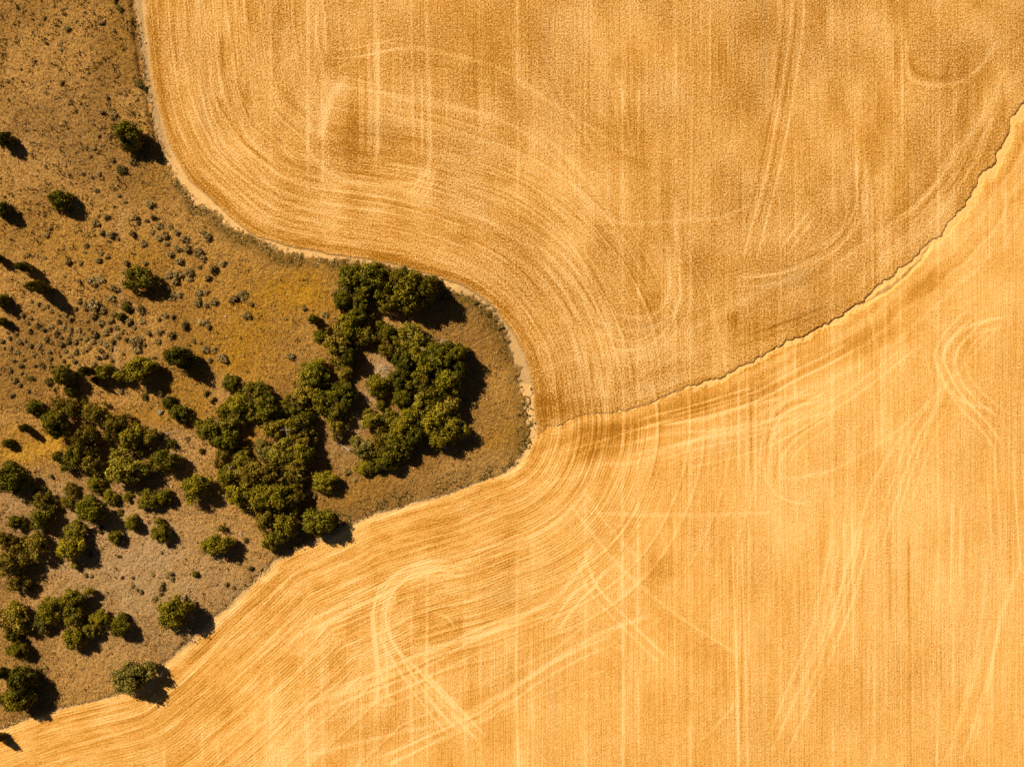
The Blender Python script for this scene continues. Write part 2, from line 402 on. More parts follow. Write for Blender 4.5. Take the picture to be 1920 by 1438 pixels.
tone += .34 * np.exp(-((dFw - .55) / .5) ** 2) * (PYY > 860) * (.4 + .9 * VNoise(59)(sF / 4, dF * 0))
grain = .62 + .55 * fbm(170, X / 9, Y / 9, 2)
tone -= .30 * np.exp(-((dFw - 1.1) / .8) ** 2) * (PYY < 800) * (.3 + 1.1 * VNoise(58)(sF / 5, dF * 0))
# big soft patches, checkered by the passes
patch = fbm(61, X / 11, Y / 22, 3)
patch2 = fbm(64, X / 4.2, Y / 5.5, 2)
cell = VNoise(67, 64)(np.floor((X + wob) / 3.1) * .73 + .1, Y / 7.5)
lowr = sstep(0, 3, gl) * (PXX > 1004)
tone += (patch - .5) * (.17 - .08 * sstep(0, 3, gl) * (PXX > 1004)) * .7 + (patch2 - .5) * .30 * (1 - .45 * lowr) + (cell - .5) * .27 * (1 - .5 * lowr) * sstep(10, 16, dF)
# deeper stubble colour by the gully mouth and just below the gully


def blob(px, py, rx, ry, rot=0):
    c, s = math.cos(rot), math.sin(rot)
    u = ((PXX - px) * c + (PYY - py) * s) / rx; v = (-(PXX - px) * s + (PYY - py) * c) / ry
    return np.exp(-(u * u + v * v))


for px, py, rx, ry, r, a in ((1035, 760, 45, 28, 0, -.5), (1140, 815, 60, 22, -.2, -.45), (1290, 770, 70, 20, -.3, -.4), (1400, 740, 60, 20, -.35, -.28),
        (1120, 850, 45, 18, -.2, -.3), (1240, 560, 90, 60, 0, -.12), (770, 270, 70, 35, .1, -.2), (700, 180, 40, 60, 0, -.1), (660, 250, 30, 50, 0, -.22),
        (1560, 540, 120, 40, -.5, -.12), (1740, 530, 60, 22, -.6, -.25), (1600, 650, 80, 22, -.4, -.18), (1180, 260, 40, 60, -.4, -.12), (860, 80, 120, 60, 0, -.08),
        (800, 1160, 110, 60, 0, -.14), (1240, 1060, 40, 30, 0, -.2), (1050, 1270, 100, 50, -.3, -.06), (700, 1370, 60, 40, 0, -.16), (1380, 1080, 30, 120, 0, -.08),
        (1480, 330, 60, 110, 0, -.06), (640, 160, 25, 25, .6, .22), (1560, 900, 200, 120, 0, .1), (1750, 1100, 200, 200, 0, .08), (1300, 620, 120, 60, -.3, .06),
        (1850, 520, 90, 80, 0, .06), (470, 60, 90, 70, 0, .05), (600, 450, 140, 20, .15, -.12), (340, 240, 18, 120, -.2, .06), (1120, 1100, 90, 50, -.5, .08)):
    tone += a * blob(px, py, rx, ry, r)
grey += .35 * blob(1490, 520, 90, 26, -.3) * patch2 * 2 + .35 * blob(1345, 830, 40, 20) + .4 * blob(940, 1120, 40, 25) + .3 * blob(700, 240, 60, 30) * patch2 * 2 + .3 * blob(1180, 610, 80, 25) * patch2 * 2 + .3 * blob(1545, 580, 60, 20, -.4)
# the field below the gully is cut shorter and is paler
lower = sstep(-.2, .6, gl) * (1 - 0)
low_side = np.where((PXX < 1004), (PYY > 800).astype(float), lower)
tone += .10 * low_side * sstep(0, 25, dF + .25 * (PXX - 700) * PX) * sstep(0, 14, np.abs(gl)) + .03 * low_side + .06 * (1 - low_side)

# row direction: rounds near the scrub, straight passes farther out
grain = grain * (1 - .50 * low_side)
wround = 1 - sstep(22, 34, dF + (patch - .5) * 14)
wround = np.where(PXX > 1240, wround * .3, wround)

# sandy floor of the gully
sand = sstep(.05, .3, glj) * (1 - sstep(width * .25, width * 1.7, gl + (n1(X * .7, Y * .7) - .5) * 1.0 + (n2(X * 2.4, Y * 2.4) - .5) * .7)) * (sG < GLEN - .3) * (sG > .05)
sand = np.maximum(sand, .55 * e2 * sstep(-.9, 0, q2) * (1 - sstep(.5, 1.2, q2)))
sand *= 1 - .35 * sstep(GLEN - 26, GLEN - 8, sG)

# scrub ground: golden grass, bare pale soil, plain tan
gold = np.zeros_like(X); bare = np.zeros_like(X)
for px, py, rx, ry, r, a in ((50, 850, 75, 26, -.1, 1.7), (110, 820, 40, 20, -.5, 1.2), (300, 785, 90, 16, .1, .9), (500, 560, 120, 70, .3, .65), (420, 640, 80, 70, 0, .75), (180, 480, 200, 60, .3, .35), (330, 740, 60, 40, 0, .5),
        (580, 540, 90, 44, .2, .8), (250, 480, 140, 90, 0, .22), (470, 690, 90, 50, 0, .5), (470, 810, 30, 26, 0, .7), (940, 740, 36, 90, -.1, .35), (930, 830, 50, 30, -.3, .4),
        (150, 740, 100, 40, 0, .2), (225, 60, 30, 80, 0, .25), (290, 330, 40, 50, 0, .3), (230, 1300, 60, 18, -.1, .4), (30, 810, 30, 20, 0, .5), (700, 900, 60, 16, -.2, .35),
        (650, 940, 60, 20, -.3, .3), (540, 1030, 40, 16, -.5, .3), (380, 1180, 16, 20, 0, .5), (250, 260, 30, 30, 0, .25), (385, 760, 30, 30, 0, .5)):
    gold += a * blob(px, py, rx, ry, r)
for px, py, rx, ry, r, a in ((715, 690, 26, 26, 0, 1.0), (700, 740, 24, 40, .3, .9), (640, 830, 36, 36, 0, .55), (690, 580, 40, 18, .5, .7), (650, 545, 26, 18, 0, .5),
        (330, 830, 60, 40, .5, .45), (250, 1100, 240, 160, .3, .75), (220, 1020, 220, 100, .3, .5), (60, 930, 60, 30, 0, .4), (415, 735, 30, 30, 0, .4), (660, 800, 20, 20, 0, .6),
        (228, 420, 16, 30, .4, .45), (90, 250, 160, 120, 0, .15), (225, 560, 5, 90, .08, .5), (218, 680, 5, 60, -.1, .45), (900, 870, 60, 14, -.3, .3)):
    bare += a * blob(px, py, rx, ry, r)
gold *= .5 + 1.0 * fbm(91, X / 3, Y / 3, 3)
bare *= .5 + 1.0 * fbm(95, X / 2.5, Y / 2.5, 3)
stone = fbm(99, X / 10, Y / 10, 3)            # green-brown / grey-brown wander
edge_weed_shade = 1.5 * np.exp(-((dSw + .9) / 1.3) ** 2) * ((PXX > 330) & (PYY < 640)) * (.3 + .9 * VNoise(98)(sS / 3, sS * 0))  # dark weeds plus a shadow strip painted along the upper scrub edge
edge_weed_shade += .8 * np.exp(-((dSw + .9) / 1.2) ** 2) * ((PXX > 900) & (PYY >= 640) & (PYY < 860)) * (.3 + .9 * VNoise(97)(sS / 3, sS * 0))
edge_weed_shade += .5 * np.exp(-((dSw + 1.6) / 1.6) ** 2) * ((PXX > 560) & (PYY >= 860)) * VNoise(97)(sS / 3, sS * 0)
mgrey = np.clip(np.exp(-((dS - .4) / .9) ** 2) * top_part * 1.0 + .55 * ((PXX > 860) & (PYY < 720)) * (.4 + patch2) + .25 * ((PYY > 860)), 0, 1)


# ---------------------------------------------------------------- materials
def nodes(name):
    m = bpy.data.materials.new(name)
    m.use_nodes = True
    nt = m.node_tree
    b = nt.nodes["Principled BSDF"]
    b.inputs["Roughness"].default_value = .9
    b.inputs["Specular IOR Level"].default_value = .1
    return m, nt, b


class NT:
    def __init__(self, nt): self.nt = nt
    def n(self, t, **k):
        x = self.nt.nodes.new(t)
        for a, v in k.items(): setattr(x, a, v)
        return x
    def put(self, node, i, v):
        if hasattr(v, 'is_output'): self.nt.links.new(v, node.inputs[i])
        else: node.inputs[i].default_value = v
    def attr(self, name): return self.n("ShaderNodeAttribute", attribute_name=name).outputs["Fac"]
    def math(self, op, a, b=0.0, c=None, clamp=False):
        x = self.n("ShaderNodeMath", operation=op, use_clamp=clamp)
        self.put(x, 0, a); self.put(x, 1, b)
        if c is not None: self.put(x, 2, c)
        return x.outputs[0]
    def add(self, a, b): return self.math('ADD', a, b)
    def mul(self, a, b): return self.math('MULTIPLY', a, b)
    def ss(self, x, a, b, lo=0.0, hi=1.0):
        r = self.n("ShaderNodeMapRange", interpolation_type='SMOOTHSTEP')
        for i, v in enumerate((x, a, b, lo, hi)): self.put(r, i, v)
        return r.outputs[0]
    def comb(self, x, y, z=0.0):
        r = self.n("ShaderNodeCombineXYZ")
        self.put(r, 0, x); self.put(r, 1, y); self.put(r, 2, z)
        return r.outputs[0]
    def noise(self, vec, scale, detail=2.0, rough=.55):
        r = self.n("ShaderNodeTexNoise")
        self.put(r, "Vector", vec); self.put(r, "Scale", scale); self.put(r, "Detail", detail); self.put(r, "Roughness", rough)
        return r.outputs[0]
    def mix(self, f, a, b):
        r = self.n("ShaderNodeMix", data_type='RGBA')
        self.put(r, 0, f)
        for i, v in ((6, a), (7, b)):
            if hasattr(v, 'is_output'): self.nt.links.new(v, r.inputs[i])
            else: r.inputs[i].default_value = (*v, 1)
        return r.outputs[2]
    def ramp(self, f, stops):
        r = self.n("ShaderNodeValToRGB")
        e = r.color_ramp.elements
        while len(e) < len(stops): e.new(.5)
        for k, (p, c) in enumerate(stops):
            e[k].position = p; e[k].color = (*c, 1)
        self.put(r, 0, f)
        return r.outputs[0]


gm, nt, bsdf = nodes("farmland_ground")
g = NT(nt)
pos = g.n("ShaderNodeNewGeometry").outputs["Position"]
sx = g.n("ShaderNodeSeparateXYZ"); g.put(sx, 0, pos)
px_, py_ = sx.outputs[0], sx.outputs[1]
aF, aS, aT = g.attr("edge_field"), g.attr("edge_scrub"), g.attr("straw")
aG, aR, aRs, aW = g.attr("grey_soil"), g.attr("round_across"), g.attr("round_along"), g.attr("round_rows")
aSand, aGold, aBare = g.attr("sand"), g.attr("golden"), g.attr("bare")
aSt, aWeedShade, aMg = g.attr("wander"), g.attr("weeds"), g.attr("margin_grey")  # the weeds attribute also carries the painted edge shadow
flat = g.comb(px_, py_)
def lerp(f, a, b): return g.add(a, g.mul(f, g.math('SUBTRACT', b, a)))
vr = g.comb(g.mul(aR, 2.4), g.mul(aRs, .22))            # streaks along the rounds
vs = g.comb(g.mul(px_, 3.0), g.mul(py_, .045))           # streaks along the straight passes
st_r, st_s = g.noise(vr, 1.0, 3), lerp(.25, g.noise(vs, 1.0, 2), .5)
mixw = g.ss(aW, .2, .8)
streak = lerp(mixw, st_s, st_r)
warp = g.mul(g.math('SUBTRACT', g.noise(flat, .4, 2), .5), .2)
row_r = g.math('SINE', g.mul(g.add(aR, warp), 2 * math.pi / .52))
row_s = g.math('SINE', g.mul(g.add(px_, warp), 2 * math.pi / .47))
rows = lerp(mixw, g.mul(row_s, .35), row_r)
rowm = g.ss(g.noise(flat, .16, 3), .38, .62, .25, 1.0)
rows = g.mul(rows, rowm)
fine = g.noise(flat, 2.9, 4, .7)
fine2 = g.noise(flat, 6.5, 2, .6)
mid = g.noise(flat, .8, 3)
a_grain = g.attr('grain')
t = g.add(.5, aT)
t = g.add(t, g.mul(g.math('SUBTRACT', streak, .5), .8))
t = g.add(t, g.mul(g.math('SUBTRACT', fine, .5), g.mul(a_grain, 3.3)))
t = g.add(t, g.mul(g.math('SUBTRACT', fine2, .5), g.mul(a_grain, 1.7)))
t = g.add(t, g.mul(g.math('SUBTRACT', mid, .5), .35))
t = g.add(t, g.mul(rows, .07))
field_c = g.ramp(t, [(0.0, (.275, .110, .010)), (.28, (.428, .185, .025)), (.52, (.565, .280, .058)), (.75, (.67, .372, .112)), (1.0, (.78, .480, .192))])
field_c = g.mix(g.mul(g.ss(aG, 0, .9), .55), field_c, (.36, .235, .10))
# sand
sand_c = g.mix(g.ss(fine, .3, .7), (.52, .285, .085), (.64, .38, .135))
field_c = g.mix(g.ss(g.add(aSand, g.mul(g.math('SUBTRACT', fine, .5), 1.1)), .15, .85), field_c, sand_c)
# margin of bare earth
mar = g.ramp(g.add(g.mul(fine, .6), g.mul(mid, .4)), [(.2, (.36, .21, .07)), (.5, (.57, .34, .125)), (.8, (.74, .475, .20))])
mar_g = g.ramp(fine, [(.25, (.19, .12, .055)), (.75, (.40, .262, .130))])
mar = g.mix(aMg, mar, mar_g)
# scrub
sfine = g.noise(flat, 1.9, 5, .72)
sfine2 = g.noise(flat, 5.5, 3, .6)
tuft = g.noise(flat, 1.1, 3, .6)
v = g.math('SUBTRACT', g.add(g.mul(sfine, .80), g.mul(sfine2, .52)), .16)
tan = g.ramp(v, [(.26, (.088, .042, .007)), (.40, (.325, .165, .038)), (.54, (.515, .278, .075)), (.74, (.69, .405, .138))])
brown = g.ramp(v, [(.26, (.073, .036, .005)), (.43, (.245, .124, .028)), (.58, (.40, .212, .053)), (.78, (.58, .33, .10))])
scr = g.mix(g.ss(aSt, .35, .65), tan, brown)
gol = g.ramp(v, [(.25, (.14, .065, .005)), (.43, (.33, .158, .015)), (.60, (.52, .26, .030)), (.8, (.69, .39, .08))])
scr = g.mix(g.math('MULTIPLY', aGold, 1.0, clamp=True), scr, gol)
scr = g.mix(g.ss(aGold, .95, 1.5), scr, g.ramp(v, [(.25, (.22, .10, .006)), (.45, (.50, .25, .018)), (.75, (.78, .44, .06))]))
bar = g.ramp(v, [(.25, (.19, .115, .045)), (.46, (.46, .285, .125)), (.75, (.63, .41, .195))])
scr = g.mix(g.math('MULTIPLY', aBare, .85, clamp=True), scr, bar)
scr = g.mix(g.mul(g.math('MULTIPLY', aWeedShade, 1.0, clamp=True), g.ss(sfine, .35, .6)), scr, (.085, .062, .010))  # dark edge growth, with the shadow strip mixed into the colour
# edges
eS = g.ss(g.add(aS, g.mul(g.math('SUBTRACT', sfine, .5), 1.6)), -.45, .45)
eF = g.ss(g.add(aF, g.mul(g.math('SUBTRACT', fine, .5), .9)), -.25, .25)
col = g.mix(eF, g.mix(eS, scr, mar), field_c)
nt.links.new(col, bsdf.inputs["Base Color"])
# stubble, clods and grass as bump
hb = g.mul(g.add(g.mul(fine, .42), g.mul(fine2, .16)), a_grain)
hb = g.add(hb, g.add(g.mul(rows, .018), g.mul(streak, .10)))
hs = g.add(g.mul(sfine, .85), g.mul(sfine2, .32))
hm = g.add(g.mul(fine, .12), g.mul(fine2, .05))
hh = lerp(eF, lerp(eS, hs, hm), lerp(g.ss(aSand, .3, .7), hb, g.mul(fine, .03)))
bp = g.n("ShaderNodeBump")
bp.inputs["Strength"].default_value = 1.0
bp.inputs["Distance"].default_value = 1.0
nt.links.new(hh, bp.inputs["Height"])
nt.links.new(bp.outputs[0], bsdf.inputs["Normal"])
bsdf.inputs["Specular IOR Level"].default_value = 0.0

ATT = dict(edge_field=dFw, edge_scrub=dSw, straw=tone, grey_soil=grey, round_across=dF, round_along=sF, round_rows=wround,
           sand=sand, golden=gold, bare=bare, wander=stone, weeds=edge_weed_shade, grain=grain, margin_grey=mgrey)

# ---------------------------------------------------------------- ground sheets
vid = np.arange(NX * NY).reshape(NY, NX)
quads = np.stack([vid[:-1, :-1], vid[:-1, 1:], vid[1:, 1:], vid[1:, :-1]], -1).reshape(-1, 4)
def fc(A): return (A[:-1, :-1] + A[1:, 1:]).reshape(-1) * .5
kF, kS, kG, kLow = fc(dF), fc(dS), fc(sand), fc(low_side)
region = np.where(kF > 0, np.where(kG > .5, 4, np.where(kLow > .5, 1, 0)), np.where(kS > 0, 3, 2))
co = np.stack([X, Y, Z], -1).reshape(-1, 3)


def sheet(name, sel, label):
    q = quads[sel]
    used, inv = np.unique(q, return_inverse=True)
    inv = inv.reshape(-1, 4)
    me = bpy.data.meshes.new(name)
    me.vertices.add(len(used)); me.vertices.foreach_set("co", co[used].astype(np.float32).ravel())
    me.loops.add(inv.size); me.loops.foreach_set("vertex_index", inv.ravel().astype(np.int32))
    me.polygons.add(len(inv))
    me.polygons.foreach_set("loop_start", np.arange(0, inv.size, 4, dtype=np.int32))
    me.polygons.foreach_set("use_smooth", np.ones(len(inv), bool))
    for a, A in ATT.items():
        at = me.attributes.new(a, 'FLOAT', 'POINT')
        at.data.foreach_set("value", A.reshape(-1)[used].astype(np.float32))
    me.update(calc_edges=True); me.validate()
    me.materials.append(gm)
    o = bpy.data.objects.new(name, me)
    S.collection.objects.link(o)
    o["kind"] = "structure"; o["label"] = label
    return o


sheet("stubble_field", region == 0, "golden stubble field above the washed-out gully")
sheet("stubble_field", region == 1, "paler stubble field below the gully")
sheet("scrub_slope", region == 2, "dry grass slope dotted with trees and sagebrush")
sheet("dirt_margin", region == 3, "strip of bare pale earth between scrub and field")
sheet("gully", region == 4, "sandy washed-out gully winding between the two fields")


def ground_z(x, y):
    i = min(max(int(round((x - gx[30]) / STEP)) + 30, 0), NX - 1) if False else int(np.clip(np.searchsorted(gx, x), 0, NX - 1))
    j = int(np.clip(np.searchsorted(gy, y), 0, NY - 1))
    return float(Z[j, i])


# ---------------------------------------------------------------- plants
def leaf_mat(name, cols, rnd=.5, transl=.0):
    m, nt, b = nodes(name)
    q = NT(nt)
    tint = q.attr("tint")
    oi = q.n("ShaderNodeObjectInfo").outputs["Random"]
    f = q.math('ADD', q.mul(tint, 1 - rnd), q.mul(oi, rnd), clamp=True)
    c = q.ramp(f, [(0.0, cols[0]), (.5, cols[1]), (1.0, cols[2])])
    nt.links.new(c, b.inputs["Base Color"])
    b.inputs["Specular IOR Level"].default_value = .12
    b.inputs["Roughness"].default_value = .75
    return m


MAT = {
 'juniper': leaf_mat("juniper_leaf", [(0.0527, 0.0488, 0.0021), (0.1422, 0.1214, 0.0041), (0.2844, 0.2223, 0.0093)]),
 'oak': leaf_mat("oak_leaf", [(0.0790, 0.0651, 0.0025), (0.2054, 0.1605, 0.0057), (0.3792, 0.2819, 0.0145)]),
 'sparse': leaf_mat("brown_leaf", [(0.1001, 0.0673, 0.0046), (0.2212, 0.1540, 0.0103), (0.3792, 0.2711, 0.0259)]),
 'pale': leaf_mat("olive_leaf", [(0.0895, 0.0716, 0.0036), (0.2107, 0.1648, 0.0098), (0.3582, 0.2766, 0.0232)]),
 'grey': leaf_mat("grey_leaf", [(.085, .064, .008), (.20, .155, .022), (.35, .275, .055)]),
 'sage': leaf_mat("sage_leaf", [(.10, .064, .018), (.26, .170, .050), (.47, .315, .115)], .3),
 'weed': leaf_mat("weed_leaf", [(.035, .027, .004), (.10, .070, .011), (.19, .128, .024)], .3),
 'pale_straw': leaf_mat("pale_straw", [(.34, .20, .06), (.56, .36, .13), (.76, .52, .22)], .0),
 'straw': leaf_mat("straw_blade", [(.26, .145, .035), (.46, .27, .08), (.64, .40, .14)], .0),
}


def bark(name, a, b_):
    m, nt, b = nodes(name)
    q = NT(nt)
    p = q.n("ShaderNodeTexCoord").outputs["Object"]
    nt.links.new(q.mix(q.noise(p, 9.0, 4), a, b_), b.inputs["Base Color"])
    return m


BARK = bark("bark", (.05, .032, .018), (.13, .085, .05))
DEADW = bark("bleached_wood", (.24, .17, .10), (.50, .38, .25))
ROCK = bark("pale_stone", (.30, .225, .145), (.56, .44, .30))
GROCK = bark("grey_stone", (.15, .115, .075), (.30, .235, .16))


def mesh_from(name, v, f, mat, tint=None, smooth=False):
    me = bpy.data.meshes.new(name)
    v = np.asarray(v, np.float32); f = np.asarray(f, np.int32); k = f.shape[1]
    me.vertices.add(len(v)); me.vertices.foreach_set("co", v.ravel())
    me.loops.add(f.size); me.loops.foreach_set("vertex_index", f.ravel())
    me.polygons.add(len(f)); me.polygons.foreach_set("loop_start", np.arange(0, f.size, k, dtype=np.int32))
    if smooth:
        me.polygons.foreach_set("use_smooth", np.ones(len(f), bool))
    if tint is not None:
        at = me.attributes.new("tint", 'FLOAT', 'FACE')
        at.data.foreach_set("value", np.asarray(tint, np.float32))
    me.update(calc_edges=True); me.validate()
    me.materials.append(mat)
    return me


def leaves(C, Nrm, size, tint, rng):
    """one pointed leaf spray per point; C centres, Nrm outward directions"""
    n = len(C)
    a = rng.normal(size=(n, 3)); nn = Nrm + .6 * a
    nn /= np.linalg.norm(nn, axis=1, keepdims=True)
    t = np.cross(nn, rng.normal(size=(n, 3))); t /= np.linalg.norm(t, axis=1, keepdims=True)
    b = np.cross(nn, t)
    s = (size * (.6 + .8 * rng.random(n)))[:, None]
    v = np.stack([C - t * s, C - b * s * .55 + nn * s * .15, C + t * s * 1.1, C + b * s * .55 + nn * s * .15], 1).reshape(-1, 3)
    f = np.arange(n * 4).reshape(n, 4)
    return v, f, tint


def tube(path, rad, n=6):
    v = []; f = []
    P = [Vector(p) for p in path]
    for i, p in enumerate(P):
        d = (P[min(i + 1, len(P) - 1)] - P[max(i - 1, 0)]).normalized()
        u = d.cross(Vector((.31, .17, .93)) if abs(d.z) < .8 else Vector((1, .2, 0))).normalized(); w = d.cross(u)
        for k in range(n):
            a = 2 * math.pi * k / n
            v.append(p + (u * math.cos(a) + w * math.sin(a)) * rad[i])
    for i in range(len(P) - 1):
        for k in range(n):
            f.append((i * n + k, i * n + (k + 1) % n, (i + 1) * n + (k + 1) % n, (i + 1) * n + k))
    for base in (0, (len(P) - 1) * n):
        for k in range(1, n - 1, 2):
            f.append((base, base + k, base + k + 1, base + min(k + 2, n - 1)) if k + 2 < n else (base, base + k, base + k + 1, base + k + 1))
    return [tuple(q) for q in v], [q for q in f if len(set(q)) == 4]


def join(parts):
    V = []; F = []
    for v, f in parts:
        o = len(V); V += list(v); F += [tuple(i + o for i in q) for q in f]
    return V, F


def crown_mesh(kind, seed):
    """unit crown: radius 1, height 0.12..1"""
    rng = np.random.default_rng(seed)
    nl, lr, per, ls, spread = {'juniper': (46, .26, 220, .048, .80), 'oak': (32, .29, 330, .049, .80), 'sparse': (30, .27, 230, .047, .84),
                               'pale': (34, .26, 270, .046, .82), 'grey': (42, .24, 240, .046, .82)}[kind]
    # lopsided outline
    ph = rng.random(4) * 6.28; am = np.array([.10, .09, .07, .05]) * (1.6 if kind != 'juniper' else .7)
    C = []; N = []; T = []
    for i in range(nl):
        a = rng.random() * 6.283; u = rng.random() ** .55
        z = .17 + .66 * math.sqrt(max(0, 1 - u * u)) * rng.uniform(.45, 1.0)
        if kind == 'juniper':                  # cone down to the ground
            z = .12 + .70 * (i + .5) / nl; u = math.sqrt(max(0, 1 - (max(z - .34, 0) / .52) ** 2)) * rng.uniform(.45, 1.0)
        out = 1 + sum(am[k] * math.sin((k + 2) * a + ph[k]) for k in range(4))
        c = np.array([math.cos(a) * u * spread * out, math.sin(a) * u * spread * out, z])
        r = lr * rng.uniform(.6, 1.15) * (1.0 if kind != 'sparse' else .9)
        n = int(per * (r / lr) ** 1.7)
        d = rng.normal(size=(n, 3)); d /= np.linalg.norm(d, axis=1, keepdims=True)
        rad = r * (.40 + .72 * rng.random(n) ** .7) * (1 + .22 * np.sin(d[:, 0] * 7 + i) * np.cos(d[:, 1] * 6 - i))
        p = c + d * rad[:, None] * np.array([1, 1, .62])
        C.append(p); N.append(d + np.array([0, 0, .35]))
        lt = rng.uniform(.08, .92)
        T.append(np.clip(lt + rng.normal(0, .17, n), 0, 1))
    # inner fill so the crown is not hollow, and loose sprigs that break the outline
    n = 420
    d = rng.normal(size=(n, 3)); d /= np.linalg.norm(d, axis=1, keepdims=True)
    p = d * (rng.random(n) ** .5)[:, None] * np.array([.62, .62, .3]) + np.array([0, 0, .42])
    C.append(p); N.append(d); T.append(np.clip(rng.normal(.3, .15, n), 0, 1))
    n = 170 if kind != 'juniper' else 70
    a = rng.random(n) * 6.283; rr = rng.uniform(.78, 1.04, n) * (1 + sum(am[k] * np.sin((k + 2) * a + ph[k]) for k in range(4)))
    p = np.stack([np.cos(a) * rr, np.sin(a) * rr, rng.uniform(.2, .6, n)], 1)
    C.append(p); N.append(p * np.array([1, 1, .3])); T.append(np.clip(rng.normal(.5, .2, n), 0, 1))
    C = np.vstack(C); N = np.vstack(N); T = np.concatenate(T)
    C[:, 2] = np.clip(C[:, 2], .03, None)
    N /= np.linalg.norm(N, axis=1, keepdims=True) + 1e-6
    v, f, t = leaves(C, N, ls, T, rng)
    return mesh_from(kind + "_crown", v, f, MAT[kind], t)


def trunk_mesh(seed):
    r = random.Random(seed)
    parts = [tube([(0, 0, -.05), (.02, .01, .2), (r.uniform(-.06, .06), r.uniform(-.06, .06), .5), (r.uniform(-.1, .1), r.uniform(-.1, .1), .82)], [.075, .06, .04, .012])]
    for k in range(7):
        a = k * 2.4 + r.random(); z = r.uniform(.18, .5); L = r.uniform(.5, .8)
        parts.append(tube([(0, 0, z), (math.cos(a) * L * .5, math.sin(a) * L * .5, z + .16), (math.cos(a) * L, math.sin(a) * L, z + r.uniform(.15, .35))], [.035, .022, .007], 5))
    v, f = join(parts)
    return mesh_from("trunk", v, f, BARK, smooth=True)


CROWNS = {k: [crown_mesh(k, 1000 + 37 * i + len(k)) for i in range(n)] for k, n in (('juniper', 4), ('oak', 6), ('sparse', 4), ('pale', 3), ('grey', 2))}
TRUNKS = [trunk_mesh(s) for s in (1, 2, 3)]
NAME = {'juniper': 'juniper_tree', 'oak': 'oak_tree', 'sparse': 'scrub_tree', 'pale': 'scrub_tree', 'grey': 'oak_tree'}
LOOK = {'juniper': 'dark dense', 'oak': 'green clumpy', 'sparse': 'brown thin-leaved', 'pale': 'pale olive', 'grey': 'grey-brown'}

LM = [(236, 252, 'the lone round tree by the ditch'), (110, 373, 'the small lone upper slope tree'),
      (60, 535, 'the slender long-shadowed tree'), (258, 523, 'the pale round olive tree'),
      (332, 668, 'the dark tree with longest shadow'), (258, 693, 'the clumpy tree in sagebrush'),
      (237, 875, 'the broad central olive tree'), (372, 915, 'the round tree between the groves'),
      (597, 978, 'the neat round field edge tree'), (325, 1148, 'the large round field corner tree'),
      (243, 1274, 'the grey-brown tree by the stubble'), (406, 1020, 'the ragged lone tree'),
      (168, 957, 'the dark domed tree'), (643, 842, 'the fallen log'), (825, 637, 'the bleached bare branches'),
      (20, 898, 'the big dark left edge tree'), (715, 690, 'the pale dead brush'), (605, 902, 'the small domed tree'),
      (102, 793, 'the left grove top corner tree'), (35, 1300, 'the big pair on the left edge'),
      (760, 545, 'the tallest grove tree'), (538, 805, 'the pale dead twigs'),
      (316, 813, 'the grey boulder'), (137, 1122, 'the yellow-green tree')]
ORD = ['nearest', 'second nearest', 'third nearest', 'fourth nearest', 'fifth nearest', 'sixth nearest', 'seventh nearest', 'eighth nearest', 'ninth nearest', 'tenth nearest',
       'eleventh nearest', 'twelfth nearest', 'thirteenth nearest', 'fourteenth nearest', 'fifteenth nearest', 'sixteenth nearest']


def where(px, py, skip=0):
    L = sorted(LM, key=lambda l: (l[0] - px) ** 2 + (l[1] - py) ** 2)
    L = [l for l in L if (l[0] - px) ** 2 + (l[1] - py) ** 2 > 12 ** 2]
    x, y, nm = L[0]
    a = math.degrees(math.atan2(y - py, px - x)) % 360
    d = ['right of', 'upper right of', 'above', 'upper left of', 'left of', 'lower left of', 'below', 'lower right of'][int((a + 22.5) // 45) % 8]
    return nm, d, math.hypot(x - px, y - py)


def auto_labels(items, noun):
    """items: (px, py, look) -> unique labels by direction and distance from a landmark"""
    keyed = {}
    for i, (px, py, look) in enumerate(items):
        nm, d, r = where(px, py)
        keyed.setdefault((look, d, nm), []).append((r, i))
    out = [None] * len(items)
    for (look, d, nm), L in keyed.items():
        L.sort()
        for k, (r, i) in enumerate(L):
            o = '' if len(L) == 1 else ORD[min(k, 15)] + ' '
            out[i] = (o + look + ' ' + noun + ' ' + d + ' ' + nm)
            assert len(out[i].split()) <= 16, out[i]
    return out


T = []   # px, py, radius px, height m, kind, label (None: placed by its landmark)
def tr(px, py, r, kind, h=None, label=None, ry=None): T.append((px, py, r, h or max(1.2, r * .165), kind, label, ry or r))
J, O, SP, P, G_ = 'juniper', 'oak', 'sparse', 'pale', 'grey'
tr(237, 253, 29, J, 6.0, 'lone dark round tree by the dirt margin at the upper left')
tr(6, 262, 17, J, 4.2, 'slim dark tree cut by the left frame edge, uppermost one there')
tr(111, 374, 24, J, 4.2, 'small dark round tree alone on the upper grass slope')
tr(2, 392, 17, J, 4.0, 'dark tree cut by the left edge, level with the small lone tree')
tr(-1, 486, 9, J, 3.0, 'sliver of a dark tree at the left edge above two slender trees')
tr(42, 500, 15, J, 4.6, 'upper of two slender trees near the left edge', 10)
tr(66, 538, 20, J, 6.9, 'lower slender tree casting a long straight shadow near the left edge', 14)
tr(0, 564, 16, J, 3.8, 'dark tree on the left edge below the two slender trees')
tr(4, 604, 10, J, 2.8, 'small dark tree on the left edge under a larger one')
tr(258, 524, 35, P, 5.6, 'pale round olive tree standing among grey sagebrush', 28)
tr(334, 670, 32, J, 6.6, 'dark green tree throwing the longest slanting shadow on the slope', 24)
tr(258, 693, 37, O, 6, 'clumpy olive tree at the lower end of the sagebrush patch', 27)
tr(588, 598, 11, J, 4.2, 'slim little tree alone in golden grass left of the right grove')
tr(118, 702, 22, J, 5.2, 'dark ragged tree on the slope above the left grove')
